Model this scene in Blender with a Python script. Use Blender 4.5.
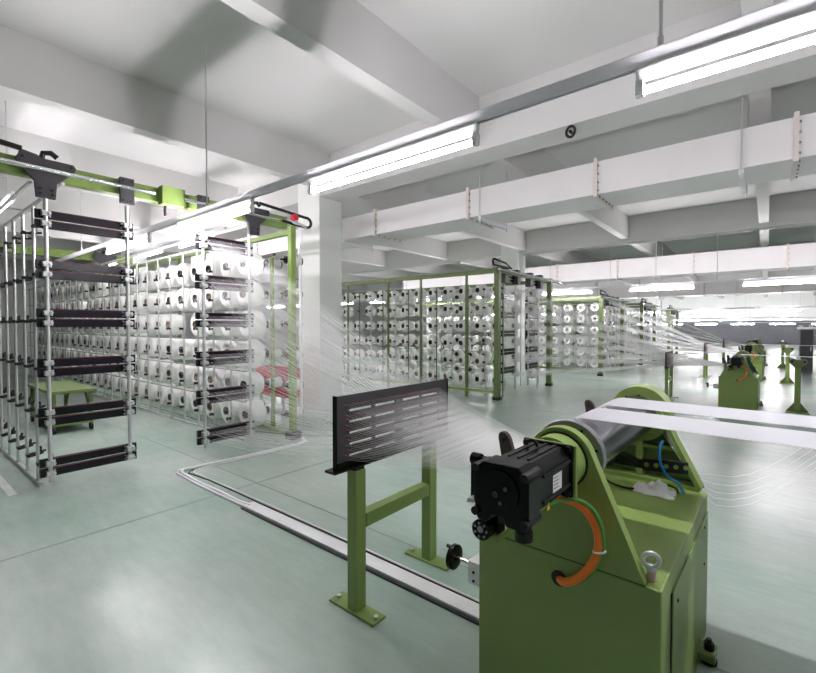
import bpy, math, random
from mathutils import Vector, Matrix
random.seed(7)
S = bpy.context.scene
for o in list(bpy.data.objects):
    bpy.data.objects.remove(o)
C = S.collection

# ------------------------------------------------------------------ camera, world, exposure
H = 1.4                                   # camera height
F = 440.0                                 # focal length in pixels of the 816 px wide frame
YAW = math.radians(39.2)
PITCH = math.atan(10.5 / F)
cam = bpy.data.cameras.new('camera')
cam.sensor_width = 36.0
cam.lens = F / 816.0 * 36.0
cam.clip_start = 0.02
cam.clip_end = 200
co = bpy.data.objects.new('camera', cam)
C.objects.link(co)
co.location = (0, 0, H)
co.rotation_euler = (math.pi / 2 - PITCH, 0, YAW)
S.camera = co
w = bpy.data.worlds.new('world')
S.world = w
w.use_nodes = True
w.node_tree.nodes['Background'].inputs[0].default_value = (0.8, 0.85, 0.9, 1)
w.node_tree.nodes['Background'].inputs[1].default_value = 0.0
S.view_settings.view_transform = 'Standard'
S.view_settings.look = 'None'
S.view_settings.gamma = 1.0
S.view_settings.use_curve_mapping = False
S.view_settings.exposure = 1.58
S.cycles.use_denoising = True
S.cycles.use_light_tree = True
S.cycles.max_bounces = 8
S.cycles.diffuse_bounces = 7
S.cycles.glossy_bounces = 3
S.cycles.caustics_reflective = False
S.cycles.caustics_refractive = False
S.cycles.sample_clamp_indirect = 8.0
TUBE = 62.0                               # emission of the fluorescent tubes


def ray(px, py):
    x = (px - 408) / F
    z = -(py - 336.5) / F
    y2 = math.cos(PITCH) + z * math.sin(PITCH)
    z2 = z * math.cos(PITCH) - math.sin(PITCH)
    return Vector((x * math.cos(YAW) - y2 * math.sin(YAW), x * math.sin(YAW) + y2 * math.cos(YAW), z2))


def at(px, py, X=None, Y=None, Z=None):
    """the point of a plane X=, Y= or Z= that a pixel of the photograph shows"""
    r = ray(px, py)
    s = X / r.x if X is not None else Y / r.y if Y is not None else (Z - H) / r.z
    return Vector((r.x * s, r.y * s, H + r.z * s))


# ------------------------------------------------------------------ materials
def mat(name, col, rough=0.5, metal=0.0, var=0.0, vscale=6.0, bump=0.0, bscale=40.0, emit=None, estr=0.0, coat=0.0, spec=0.5):
    m = bpy.data.materials.new(name)
    m.use_nodes = True
    nt = m.node_tree
    b = nt.nodes['Principled BSDF']
    b.inputs['Base Color'].default_value = (*col, 1)
    b.inputs['Roughness'].default_value = rough
    b.inputs['Metallic'].default_value = metal
    b.inputs['Coat Weight'].default_value = coat
    b.inputs['Specular IOR Level'].default_value = spec
    if emit:
        b.inputs['Emission Color'].default_value = (*emit, 1)
        b.inputs['Emission Strength'].default_value = estr
    tc = nt.nodes.new('ShaderNodeTexCoord')
    if var:
        n = nt.nodes.new('ShaderNodeTexNoise')
        n.inputs['Scale'].default_value = vscale
        n.inputs['Detail'].default_value = 5
        nt.links.new(tc.outputs['Object'], n.inputs['Vector'])
        r = nt.nodes.new('ShaderNodeValToRGB')
        r.color_ramp.elements[0].position = 0.3
        r.color_ramp.elements[1].position = 0.7
        r.color_ramp.elements[0].color = (*[max(0, c * (1 - var)) for c in col], 1)
        r.color_ramp.elements[1].color = (*[min(1, c * (1 + var)) for c in col], 1)
        nt.links.new(n.outputs['Fac'], r.inputs['Fac'])
        nt.links.new(r.outputs['Color'], b.inputs['Base Color'])
    if bump:
        n2 = nt.nodes.new('ShaderNodeTexNoise')
        n2.inputs['Scale'].default_value = bscale
        n2.inputs['Detail'].default_value = 3
        nt.links.new(tc.outputs['Object'], n2.inputs['Vector'])
        bp = nt.nodes.new('ShaderNodeBump')
        bp.inputs['Strength'].default_value = bump
        bp.inputs['Distance'].default_value = 0.01
        nt.links.new(n2.outputs['Fac'], bp.inputs['Height'])
        nt.links.new(bp.outputs['Normal'], b.inputs['Normal'])
    return m


def floor_mat():
    m = mat('epoxy_floor', (0.45, 0.56, 0.50), 0.25)
    nt = m.node_tree
    b = nt.nodes['Principled BSDF']
    tc = nt.nodes.new('ShaderNodeTexCoord')

    def noise(scale, detail, rough=0.6, dist=0.0):
        n = nt.nodes.new('ShaderNodeTexNoise')
        n.inputs['Scale'].default_value = scale
        n.inputs['Detail'].default_value = detail
        n.inputs['Roughness'].default_value = rough
        n.inputs['Distortion'].default_value = dist
        nt.links.new(tc.outputs['Object'], n.inputs['Vector'])
        return n
    n1 = noise(0.7, 8, 0.62)
    r1 = nt.nodes.new('ShaderNodeValToRGB')
    e = r1.color_ramp.elements
    e[0].position = 0.3
    e[0].color = (0.31, 0.44, 0.37, 1)
    e[1].position = 0.68
    e[1].color = (0.50, 0.56, 0.515, 1)
    nt.links.new(n1.outputs['Fac'], r1.inputs['Fac'])
    mp = nt.nodes.new('ShaderNodeMapping')
    mp.inputs['Scale'].default_value = (2.0, 9.0, 1.0)
    mp.inputs['Rotation'].default_value = (0, 0, 0.6)
    nt.links.new(tc.outputs['Object'], mp.inputs['Vector'])
    n2 = noise(1.6, 9, 0.7)
    nt.links.new(mp.outputs['Vector'], n2.inputs['Vector'])
    r2 = nt.nodes.new('ShaderNodeValToRGB')
    r2.color_ramp.elements[0].position = 0.3
    r2.color_ramp.elements[0].color = (0.84, 0.86, 0.85, 1)
    r2.color_ramp.elements[1].position = 0.7
    r2.color_ramp.elements[1].color = (1, 1, 1, 1)
    nt.links.new(n2.outputs['Fac'], r2.inputs['Fac'])
    mx = nt.nodes.new('ShaderNodeMix')
    mx.data_type = 'RGBA'
    mx.blend_type = 'MULTIPLY'
    mx.inputs[0].default_value = 1.0
    nt.links.new(r1.outputs['Color'], mx.inputs[6])
    nt.links.new(r2.outputs['Color'], mx.inputs[7])
    nt.links.new(mx.outputs[2], b.inputs['Base Color'])
    b.inputs['Roughness'].default_value = 0.27
    n4 = noise(2.5, 2)
    bp = nt.nodes.new('ShaderNodeBump')
    bp.inputs['Strength'].default_value = 0.05
    bp.inputs['Distance'].default_value = 0.02
    nt.links.new(n4.outputs['Fac'], bp.inputs['Height'])
    nt.links.new(bp.outputs['Normal'], b.inputs['Normal'])
    return m


M = {
    'floor': floor_mat(),
    'ceiling': mat('painted_concrete', (0.66, 0.65, 0.645), 0.85, var=0.02, vscale=1.2),
    'wall': mat('white_wall_paint', (0.88, 0.89, 0.87), 0.8, var=0.03, vscale=0.8),
    'darkwall': mat('dark_grey_wall_paint', (0.12, 0.12, 0.135), 0.7, var=0.08),
    'duct': mat('white_duct_panel', (0.86, 0.83, 0.84), 0.55, var=0.03, vscale=2),
    'ductseam': mat('cream_duct_flange', (0.78, 0.70, 0.66), 0.6),
    'green': mat('green_paint', (0.215, 0.315, 0.080), 0.42, var=0.06, vscale=3, bump=0.03, bscale=120),
    'greendk': mat('green_paint_darker', (0.14, 0.20, 0.065), 0.45, var=0.06, vscale=3),
    'black': mat('black_lacquer', (0.004, 0.004, 0.0045), 0.25, spec=0.2),
    'blackm': mat('black_matte', (0.012, 0.012, 0.012), 0.5, spec=0.3),
    'bracket': mat('dark_bracket_paint', (0.045, 0.042, 0.048), 0.5),
    'bar': mat('black_guide_bar', (0.010, 0.008, 0.013), 0.26, spec=0.3),
    'red': mat('red_ceramic_strip', (0.30, 0.03, 0.07), 0.4),
    'redbox': mat('red_plastic', (0.55, 0.03, 0.05), 0.4),
    'steel': mat('galvanised_steel', (0.70, 0.71, 0.72), 0.32, 0.75),
    'zinc': mat('zinc_pole', (0.62, 0.63, 0.63), 0.38, 0.5),
    'chrome': mat('polished_steel', (0.85, 0.86, 0.87), 0.12, 1.0),
    'roller': mat('dark_chromed_roller', (0.17, 0.17, 0.19), 0.22, 0.85),
    'flange': mat('grey_steel_flange', (0.30, 0.30, 0.33), 0.35, 0.8),
    'yarn': mat('white_yarn', (0.86, 0.86, 0.84), 0.75, bump=0.08, bscale=90),
    'core': mat('cardboard_core', (0.20, 0.14, 0.09), 0.8),
    'coredk': mat('dark_core', (0.035, 0.032, 0.03), 0.7),
    'thread': mat('white_thread', (0.92, 0.92, 0.92), 0.6),
    'tape': mat('white_tape_fabric', (0.88, 0.88, 0.93), 0.55, bump=0.02, bscale=200),
    'white': mat('white_enamel', (0.85, 0.85, 0.86), 0.4),
    'trunk': mat('grey_trunking', (0.88, 0.86, 0.92), 0.4),
    'tube': mat('lit_tube', (0.9, 0.9, 0.95), 0.4, emit=(1.0, 0.95, 0.99), estr=TUBE),
    'orange': mat('orange_cable', (0.95, 0.21, 0.015), 0.45),
    'cablegreen': mat('green_cable', (0.09, 0.33, 0.06), 0.45),
    'blue': mat('blue_hose', (0.02, 0.22, 0.60), 0.35),
    'rag': mat('white_rag', (0.88, 0.88, 0.87), 0.9, bump=0.3, bscale=30),
    'sticker': mat('white_sticker', (0.72, 0.72, 0.74), 0.5),
    'print': mat('dark_print', (0.08, 0.08, 0.09), 0.6),
    'yellow': mat('yellow_sticker', (0.85, 0.55, 0.02), 0.5),
    'brown': mat('brown_steel_lever', (0.065, 0.048, 0.043), 0.4, 0.3),
    'peach': mat('bare_bolt_stub', (0.62, 0.45, 0.38), 0.5, 0.3),
    'rubber': mat('rubber', (0.02, 0.02, 0.02), 0.7),
    'joint': mat('floor_joint', (0.22, 0.27, 0.25), 0.6),
    'line': mat('worn_white_line', (0.52, 0.56, 0.53), 0.5, var=0.15, vscale=5),
    'alu': mat('aluminium', (0.75, 0.75, 0.80), 0.35, 0.7),
}


def make_translucent(m, col, fac):
    nt = m.node_tree
    b = nt.nodes['Principled BSDF']
    o = nt.nodes['Material Output']
    t = nt.nodes.new('ShaderNodeBsdfTranslucent')
    t.inputs['Color'].default_value = (*col, 1)
    x = nt.nodes.new('ShaderNodeMixShader')
    x.inputs[0].default_value = fac
    nt.links.new(b.outputs[0], x.inputs[1])
    nt.links.new(t.outputs[0], x.inputs[2])
    nt.links.new(x.outputs[0], o.inputs['Surface'])


make_translucent(M['tape'], (0.95, 0.95, 0.97), 0.62)


# ------------------------------------------------------------------ mesh helpers
class MB:
    def __init__(self):
        self.v, self.f = [], []

    def add(self, vs, fs):
        k = len(self.v)
        self.v += [tuple(v) for v in vs]
        self.f += [tuple(i + k for i in f) for f in fs]
        return self

    def box(self, x0, x1, y0, y1, z0, z1):
        return self.add([(x0, y0, z0), (x1, y0, z0), (x1, y1, z0), (x0, y1, z0), (x0, y0, z1), (x1, y0, z1), (x1, y1, z1), (x0, y1, z1)],
                        [(0, 3, 2, 1), (4, 5, 6, 7), (0, 1, 5, 4), (1, 2, 6, 5), (2, 3, 7, 6), (3, 0, 4, 7)])

    def bar(self, a, b, w, h, up=(0, 0, 1)):
        """rectangular bar from a to b: w sideways, h along up"""
        a, b = Vector(a), Vector(b)
        d = (b - a).normalized()
        u = Vector(up)
        if abs(d.dot(u)) > 0.95:
            u = Vector((1, 0, 0))
        s = d.cross(u).normalized()
        u = s.cross(d).normalized()
        vs = []
        for p in (a, b):
            for i, j in ((-1, -1), (1, -1), (1, 1), (-1, 1)):
                vs.append(p + s * (i * w / 2) + u * (j * h / 2))
        return self.add(vs, [(3, 2, 1, 0), (4, 5, 6, 7), (0, 1, 5, 4), (1, 2, 6, 5), (2, 3, 7, 6), (3, 0, 4, 7)])

    def cyl(self, a, b, r, n=16, r2=None, cap=True):
        a, b = Vector(a), Vector(b)
        r2 = r if r2 is None else r2
        d = (b - a).normalized()
        t = Vector((0, 0, 1)) if abs(d.z) < 0.9 else Vector((1, 0, 0))
        s = d.cross(t).normalized()
        u = s.cross(d)
        vs = []
        for p, rr in ((a, r), (b, r2)):
            for i in range(n):
                q = 2 * math.pi * i / n
                vs.append(p + s * (rr * math.cos(q)) + u * (rr * math.sin(q)))
        fs = [(i, (i + 1) % n, n + (i + 1) % n, n + i) for i in range(n)]
        if cap:
            fs += [tuple(range(n - 1, -1, -1)), tuple(range(n, 2 * n))]
        return self.add(vs, fs)

    def tube(self, pts, r, n=8, closed=False):
        pts = [Vector(p) for p in pts]
        m = len(pts)
        vs = []
        s = None
        for i, p in enumerate(pts):
            if closed:
                d = pts[(i + 1) % m] - pts[i - 1]
            else:
                d = pts[min(i + 1, m - 1)] - pts[max(i - 1, 0)]
            d.normalize()
            if s is None:
                t = Vector((0, 0, 1)) if abs(d.z) < 0.9 else Vector((1, 0, 0))
                s = d.cross(t).normalized()
            else:
                s = (s - d * s.dot(d)).normalized()
            u = s.cross(d)
            for k in range(n):
                q = 2 * math.pi * k / n
                vs.append(p + s * (r * math.cos(q)) + u * (r * math.sin(q)))
        fs = []
        for i in range(m if closed else m - 1):
            j = (i + 1) % m
            for k in range(n):
                fs.append((i * n + k, i * n + (k + 1) % n, j * n + (k + 1) % n, j * n + k))
        if not closed:
            fs += [tuple(range(n - 1, -1, -1)), tuple((m - 1) * n + k for k in range(n))]
        return self.add(vs, fs)

    def lathe(self, prof, o, ax, n=20):
        """profile of (radius, along) spun about the axis ax through o; a closed loop of points"""
        o, d = Vector(o), Vector(ax).normalized()
        t = Vector((0, 0, 1)) if abs(d.z) < 0.9 else Vector((1, 0, 0))
        s = d.cross(t).normalized()
        u = s.cross(d)
        vs = []
        for r, h in prof:
            for k in range(n):
                q = 2 * math.pi * k / n
                vs.append(o + d * h + s * (r * math.cos(q)) + u * (r * math.sin(q)))
        m = len(prof)
        fs = []
        for i in range(m):
            j = (i + 1) % m
            for k in range(n):
                fs.append((i * n + k, j * n + k, j * n + (k + 1) % n, i * n + (k + 1) % n))
        return self.add(vs, fs)

    def prism(self, poly, fn, t0, t1):
        """outline of 2-D points, given depth from t0 to t1; fn(a, b, t) -> xyz"""
        n = len(poly)
        vs = [fn(a, b, t0) for a, b in poly] + [fn(a, b, t1) for a, b in poly]
        fs = [tuple(range(n - 1, -1, -1)), tuple(range(n, 2 * n))]
        fs += [(i, (i + 1) % n, n + (i + 1) % n, n + i) for i in range(n)]
        return self.add(vs, fs)

    def mesh(self, name, m, smooth=35):
        me = bpy.data.meshes.new(name)
        me.from_pydata(self.v, [], self.f)
        me.materials.append(M[m] if isinstance(m, str) else m)
        import bmesh
        if len(self.v) < 60000:
            bm = bmesh.new()
            bm.from_mesh(me)
            bmesh.ops.recalc_face_normals(bm, faces=bm.faces)
            bm.to_mesh(me)
            bm.free()
        if smooth:
            me.polygons.foreach_set('use_smooth', [True] * len(me.polygons))
            me.set_sharp_from_angle(angle=math.radians(smooth))
        return me

    def build(self, name, m, parent=None, smooth=35, bevel=0.0):
        return put(name, self.mesh(name, m, smooth), parent, bevel)


def put(name, me, parent=None, bevel=0.0, loc=None):
    o = bpy.data.objects.new(name, me)
    C.objects.link(o)
    if parent:
        o.parent = parent
        if name in ('bolt', 'screw', 'pin', 'knob_marks', 'type_print', 'arm_hole', 'block_bolt'):
            o['kind'] = 'stuff'
    if loc:
        o.location = loc
    if bevel:
        b = o.modifiers.new('bevel', 'BEVEL')
        b.width = bevel
        b.segments = 2
        b.limit_method = 'ANGLE'
    return o


def tag(o, label=None, cat=None, group=None, kind=None):
    if label:
        o['label'] = label
    if cat:
        o['category'] = cat
    if group:
        o['group'] = group
    if kind:
        o['kind'] = kind
    return o


def empty(name, loc=(0, 0, 0), label=None, cat=None, group=None):
    o = bpy.data.objects.new(name, None)
    C.objects.link(o)
    o.location = loc
    o.empty_display_size = 0.1
    return tag(o, label, cat, group)


KIDS = {}


def copy_tree(o, parent=None, loc=None):
    c = o.copy()
    C.objects.link(c)
    c.parent = parent
    if loc is not None:
        c.location = loc
    for ch in list(o.children):
        copy_tree(ch, c)
    return c


def struct(o):
    o['kind'] = 'structure'
    return o


ORD = ['first', 'second', 'third', 'fourth', 'fifth', 'sixth', 'seventh', 'eighth', 'ninth', 'tenth', 'eleventh', 'twelfth',
       'thirteenth', 'fourteenth', 'fifteenth', 'sixteenth', 'seventeenth', 'eighteenth', 'nineteenth', 'twentieth',
       'twenty-first', 'twenty-second', 'twenty-third', 'twenty-fourth', 'twenty-fifth', 'twenty-sixth', 'twenty-seventh',
       'twenty-eighth', 'twenty-ninth', 'thirtieth']

# ------------------------------------------------------------------ the hall
XL, XR, YF, YB = -24.0, 20.0, -25.0, 43.5
ZC, ZB, ZG = 4.15, 3.60, 3.515            # slab, underside of the beams, underside of the girders
struct(MB().box(XL, XR, YF, YB, -0.2, 0).build('floor', 'floor', smooth=0))
struct(MB().box(XL, XR, YF, YB, ZC, ZC + 0.2).build('ceiling', 'ceiling', smooth=0))
struct(MB().box(XL - 0.2, XL, YF, YB, 0, ZC).build('wall_left', 'wall', smooth=0))
struct(MB().box(XR, XR + 0.2, YF, YB, 0, ZC).build('wall_right', 'wall', smooth=0))
struct(MB().box(XL, XR, YF - 0.2, YF, 0, ZC).build('wall_front', 'wall', smooth=0))
wb = struct(MB().box(XL, XR, YB, YB + 0.2, 1.8, ZC).build('wall_back', 'wall', smooth=0))
MB().box(XL, XR, YB - 0.02, YB + 0.2, 0, 1.8).build('dark_wall_panel', 'darkwall', wb, smooth=0)
for x in (-8.2, -4.4, -0.6):
    MB().box(x, x + 1.1, YB - 0.06, YB, 2.55, 2.85).build('wall_vent', 'darkwall', wb, smooth=0)

GIRDERS = [-17.5, -10.1, -2.7, 4.7, 12.1, 19.5, 26.9, 34.3]
for gy in GIRDERS:
    g = struct(MB().box(XL, XR, gy, gy + 0.42, ZG, ZC).build('ceiling_girder', 'ceiling', smooth=0))
    for cx in ((-5.68,) if gy > 0 else ()):
        struct(MB().box(cx - 0.56, cx, gy - 0.02, gy + 0.46, 0, ZC).build('column', 'wall', smooth=0))
    if gy > 0:
        struct(MB().box(-14.6, -14.04, gy - 0.02, gy + 0.46, 0, ZC).build('column', 'wall', smooth=0))
        struct(MB().box(2.7, 3.26, gy - 0.02, gy + 0.46, 0, ZC).build('column', 'wall', smooth=0))
for i in range(-7, 9):
    xb = -2.73 * i
    struct(MB().box(xb - 0.17, xb, YF, YB, ZB, ZC).build('ceiling_beam', 'ceiling', smooth=0))

# floor marks
fl = bpy.data.objects['floor']
for (x0, x1, y0, y1) in ((-24, 2, 2.16, 2.172), (-24, 9, 7.0, 7.015), (-3.52, -3.505, -3, 7), (-24, 9, 12.0, 12.015), (3.0, 3.015, -3, 20)):
    MB().box(x0, x1, y0, y1, 0.0, 0.0012).build('floor_joint', 'joint', fl, smooth=0)
MB().box(-16, -4.8, 0.70, 0.76, 0.0, 0.0015).build('floor_line', 'line', fl, smooth=0)


# ------------------------------------------------------------------ lamps on their trunking
LL = 1.43
_h = MB().prism([(-0.007, -0.055), (0.007, -0.055), (0.018, -0.008), (0.018, 0.0), (-0.018, 0.0), (-0.018, -0.008)], lambda a, b, q: (q, a, b), 0.0, LL)
LAMP_HOUSING = _h.mesh('lamp_housing', 'white', 0)
LAMP_TUBE = MB().cyl((0.03, 0, -0.095), (LL - 0.03, 0, -0.095), 0.015, 12).mesh('lamp_tube', 'tube')
LAMP_END = MB().box(0, 0.03, -0.018, 0.018, -0.115, -0.055).mesh('lamp_holder', 'white', 0)


def lamp(x, y, z, label, group='fluorescent tube lamps along the trunking'):
    t = put('fluorescent_lamp', LAMP_HOUSING, loc=(x, y, z))
    tag(t, label, 'lamp', group)
    put('tube', LAMP_TUBE, t)
    put('lamp_holder', LAMP_END, t)
    put('lamp_holder', LAMP_END, t, loc=(LL - 0.03, 0, 0))
    return t


def lamp_row(y, ztop, xs, x0, x1, desc, rods, labels=None):
    t = empty('lamp_trunking', (0, y, 0), 'long grey steel trunking rail ' + desc, 'trunking')
    m = MB()
    m.prism([(-0.015, -0.055), (-0.012, -0.055), (-0.023, -0.006), (0.023, -0.006), (0.012, -0.055), (0.015, -0.055), (0.029, -0.003), (0.029, 0.0), (-0.029, 0.0), (-0.029, -0.003)], lambda a, b, q: (q, a, ztop + b), x0, x1)
    m.build('rail', 'trunk', t, smooth=0)
    for x in rods:
        MB().cyl((x, 0, ztop), (x, 0, ZG if any(g < y < g + 0.42 for g in GIRDERS) else ZC), 0.007, 8).cyl((x, 0, ztop), (x, 0, ztop + 0.05), 0.012, 8).build('hanger_rod', 'zinc', t)
    for k, x in enumerate(xs):
        lab = 'lit white tube lamp in the row ' + desc
        if labels:
            lab = labels[k]
        lamp(x, y, ztop - 0.055, lab, 'tube lamps ' + desc)


xs0 = sorted([-0.45 + LL - LL - 2.205 * k for k in range(-1, 4)], reverse=True)
lamp_row(2.1, 2.55, xs0, -9.6, 4.5, 'crossing above the perforated black board', [-0.36, -4.23, -8.2, 3.5],
         ['lit white tube lamp beyond the green machine along the wide tapes', 'lit white tube lamp hanging above the green machine with the orange cable',
          'lit white tube lamp hanging above the black perforated board', 'lit white tube lamp in front of the creel guide bars', 'lit white tube lamp between the two creel sides over the trolley'])
lamp_row(12.3, 2.45, [1.85 - 2.3 * k for k in range(0, 10)], -21.0, 4.2, 'below the second girder', [-0.9, -3.2, -5.5, -7.8, 1.4, -10.1, -12.4])
lamp_row(22.4, 2.16, [1.95 - 2.35 * k for k in range(0, 7)], -14.0, 4.2, 'beyond the third girder', [-1.0, -5.6, 1.4, -10.0])
lamp_row(32.4, 1.90, [2.4 - 2.35 * k for k in range(0, 6)], -11.0, 4.2, 'before the fifth girder', [-1.0, -5.6, 1.4])
lamp_row(41.4, 1.68, [2.4 - 2.27 * k for k in range(0, 6)], -11.0, 4.2, 'before the dark end wall', [-1.0, -5.6, 1.4])
lamp_row(4.0, 3.14, [-9.2 - 2.205 * k for k in range(0, 3)], -15.5, -7.4, 'behind the loaded creel', [-8.0, -10.6, -14.0])

# ------------------------------------------------------------------ air ducts
def duct(y, wdt, z0, z1, flanges, x0, x1, desc, hangers):
    t = empty('air_duct', (0, y, z0), 'white boxed air duct ' + desc, 'air duct')
    cuts = [x0] + sorted(flanges) + [x1]
    for a, b in zip(cuts[:-1], cuts[1:]):
        MB().box(a + 0.004, b - 0.004, 0, wdt, 0, z1 - z0).build('duct_section', 'duct', t, smooth=0)
    for x in flanges:
        m = MB()
        e = 0.035
        m.box(x - 0.02, x + 0.02, -e, 0, -e, z1 - z0 + e)
        m.box(x - 0.02, x + 0.02, wdt, wdt + e, -e, z1 - z0 + e)
        m.box(x - 0.02, x + 0.02, 0, wdt, -e, 0)
        m.box(x - 0.02, x + 0.02, 0, wdt, z1 - z0, z1 - z0 + e)
        f = m.build('flange', 'ductseam', t, smooth=0)
        b = MB()
        for k in range(4):
            zz = (z1 - z0) * (k + 0.4) / 4
            b.cyl((x + 0.02, -0.02, zz), (x + 0.035, -0.02, zz), 0.012, 6)
        for k in range(5):
            yy = wdt * (k + 0.4) / 5
            b.cyl((x + 0.02, yy, -0.02), (x + 0.035, yy, -0.02), 0.012, 6)
        b.build('bolt', 'flange', f)
    for x in hangers:
        MB().box(x - 0.02, x + 0.02, -0.05, wdt + 0.05, -0.075, -0.03).box(x - 0.02, x + 0.02, -0.05, wdt + 0.05, -0.03, -0.025).build('hanger_channel', 'trunk', t, smooth=0)
        MB().cyl((x, -0.045, -0.12), (x, -0.045, ZC - z0), 0.009, 8).build('hanger_rod', 'zinc', t)
        MB().cyl((x + 0.02, wdt + 0.045, -0.12), (x + 0.02, wdt + 0.045, ZC - z0), 0.009, 8).build('hanger_rod', 'zinc', t)


duct(5.5, 0.70, 2.965, 3.35, [0.185, -1.6, -3.36, -5.2, -7.0, -8.8, 2.0, 3.8], -12, 9, 'with bolted flanges beyond the first girder', [-0.22, -3.15, -6.0, -9.0, 2.8])
duct(14.4, 0.75, 2.85, 3.40, [0.37, -1.6, -3.55, -5.4, -7.4, 2.3], -12, 9, 'with cream joints beyond the second girder', [-2.5, -5.6, 0.9])
duct(20.4, 0.75, 2.60, 3.10, [0.4, -1.9, -4.2, -6.5], -12, 9, 'beyond the third girder', [-0.9, -3.4])

# black cable coil hooked on the first girder
cc = at(571, 133, Y=4.68)
t = empty('cable_coil', (cc.x, 4.68, cc.z), 'small black coil hooked on the face of the white girder', 'cable')
MB().tube([(0.045 * math.cos(a), -0.012 + 0.004 * math.sin(3 * a), 0.055 * math.sin(a) + 0.01) for a in [k * math.pi / 8 for k in range(16)]], 0.014, 8, True).build('coil', 'blackm', t)
MB().cyl((0, 0.02, 0.01), (0, -0.03, 0.01), 0.016, 10).build('hook', 'blackm', t)


# ------------------------------------------------------------------ yarn packages (bobbins)
def package_mesh(D, L, name, ball=0):
    R = D / 2
    prof = [(0.052, 0.012), (R * 0.55, 0.002), (R * 0.84, 0.006), (R * 0.95, 0.022), (R, 0.06), (R, L - 0.06), (R * 0.96, L - 0.02), (R * 0.86, L), (0.052, L - 0.005)]
    if ball:
        prof = [(0.052, 0.015), (R * 0.6, 0.0), (R * 0.82, 0.018), (R * 0.95, 0.05), (R, 0.09), (R * 0.98, 0.14), (R * 0.88, 0.185), (R * 0.70, L - 0.01), (0.052, L)]
    return MB().lathe(prof, (0, 0, 0), (0, 1, 0), 26).mesh(name, 'yarn', 50)


PK = [package_mesh(0.362, 0.215, 'yarn_body_a'), package_mesh(0.345, 0.215, 'yarn_body_b'), package_mesh(0.325, 0.21, 'yarn_body_c')]
PKS = [package_mesh(0.285, 0.23, 'yarn_body_d', 1), package_mesh(0.265, 0.23, 'yarn_body_e', 1), package_mesh(0.235, 0.23, 'yarn_body_f', 1)]
PKT = package_mesh(0.145, 0.20, 'yarn_body_thin')
CORE = {}
for nm, mt in (('core', 'core'), ('coredk', 'coredk')):
    CORE[nm] = MB().lathe([(0.052, -0.012), (0.052, 0.225), (0.045, 0.225), (0.045, -0.012)], (0, 0, 0), (0, 1, 0), 16).mesh('core_tube', mt)
SPIN = MB().cyl((0, 0.0, 0), (0, 0.26, 0), 0.016, 8).mesh('spindle', 'blackm')
NPK = [0]
FAR = MB()                                  # packages past the three hundred, far off


def package(x, y, z, label, group, meshes, thin=False, far=False, turn=0.0):
    """cap faces the aisle (-Y)"""
    if far or NPK[0] >= 300:
        me = random.choice(meshes)
        R = me.vertices[5 * 26].co.xz.length if len(me.vertices) >= 6 * 26 else 0.13
        FAR.lathe([(0.05, 0.0), (R * 0.9, 0), (R, 0.04), (R, 0.17), (R * 0.9, 0.2), (0.05, 0.2)], (x, y, z), (0, 1, 0), 12)
        return
    NPK[0] += 1
    o = put('yarn_bobbin', random.choice(meshes), loc=(x, y, z))
    s = random.uniform(0.94, 1.0)
    o.scale = (s, 1, s)
    o.rotation_euler = (random.uniform(-0.03, 0.03), random.uniform(0, 6.28), turn + random.uniform(-0.05, 0.05))
    tag(o, label, 'bobbin', group)
    put('core_tube', CORE['core' if random.random() < 0.4 else 'coredk'], o)


# ------------------------------------------------------------------ creel of the first line
GB = 0.56


def guide_bar(L, z, y0, x, par):
    """one black eyelet bar with its red ceramic strip and end bolts"""
    m = MB().box(x - 0.03, x + 0.005, y0, y0 + L, z, z + 0.072)
    b = m.build('guide_bar', 'bar', par, smooth=0, bevel=0.003)
    MB().box(x + 0.005, x + 0.0062, y0 + 0.06, y0 + L - 0.06, z + 0.066, z + 0.0685).build('eyelet_strip', 'red', b, smooth=0)
    e = MB()
    for yy in (y0 + 0.07, y0 + 0.10, y0 + L - 0.07, y0 + L - 0.10):
        for zz in (z + 0.018, z + 0.054):
            e.cyl((x + 0.005, yy, zz), (x + 0.01, yy, zz), 0.006, 6)
    e.build('bolt', 'steel', b)
    return b


def clamp_mesh():
    m = MB()
    m.box(-0.022, 0.03, -0.03, 0.03, -0.02, 0.02)
    m.cyl((0.03, 0.02, 0.0), (0.045, 0.02, 0.0), 0.012, 8)
    m.cyl((0.03, -0.02, 0.0), (0.045, -0.02, 0.0), 0.012, 8)
    return m.mesh('clamp', 'zinc')


CLAMP = clamp_mesh()


def big_bracket(y, x, z, par):
    """broad carriage plate that narrows to a stem"""
    poly = [(-0.17, 0.10), (-0.19, 0.06), (-0.17, 0.01), (-0.075, -0.09), (-0.065, -0.22), (0.065, -0.22), (0.075, -0.09), (0.19, 0.02), (0.21, 0.07), (0.19, 0.10), (-0.03, 0.10), (-0.05, 0.12), (-0.16, 0.14)]
    b = MB().prism(poly, lambda a, c, t: (x + t, y + a, z + c), 0.03, 0.065).build('carriage_bracket', 'bracket', par, smooth=0, bevel=0.004)
    m = MB()
    for a, c in ((-0.15, 0.08), (0.17, 0.07), (-0.04, -0.15), (0.04, -0.19), (0.04, -0.15), (-0.04, -0.19)):
        m.cyl((x + 0.065, y + a, z + c), (x + 0.075, y + a, z + c), 0.012, 8)
    m.build('bolt', 'blackm', b)
    MB().tube([(x + 0.03, y - 0.02, z + 0.10), (x + 0.04, y - 0.01, z + 0.15), (x + 0.05, y + 0.04, z + 0.16), (x + 0.05, y + 0.08, z + 0.13)], 0.022, 8).build('cable_gland', 'blackm', b)
    return b


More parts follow.
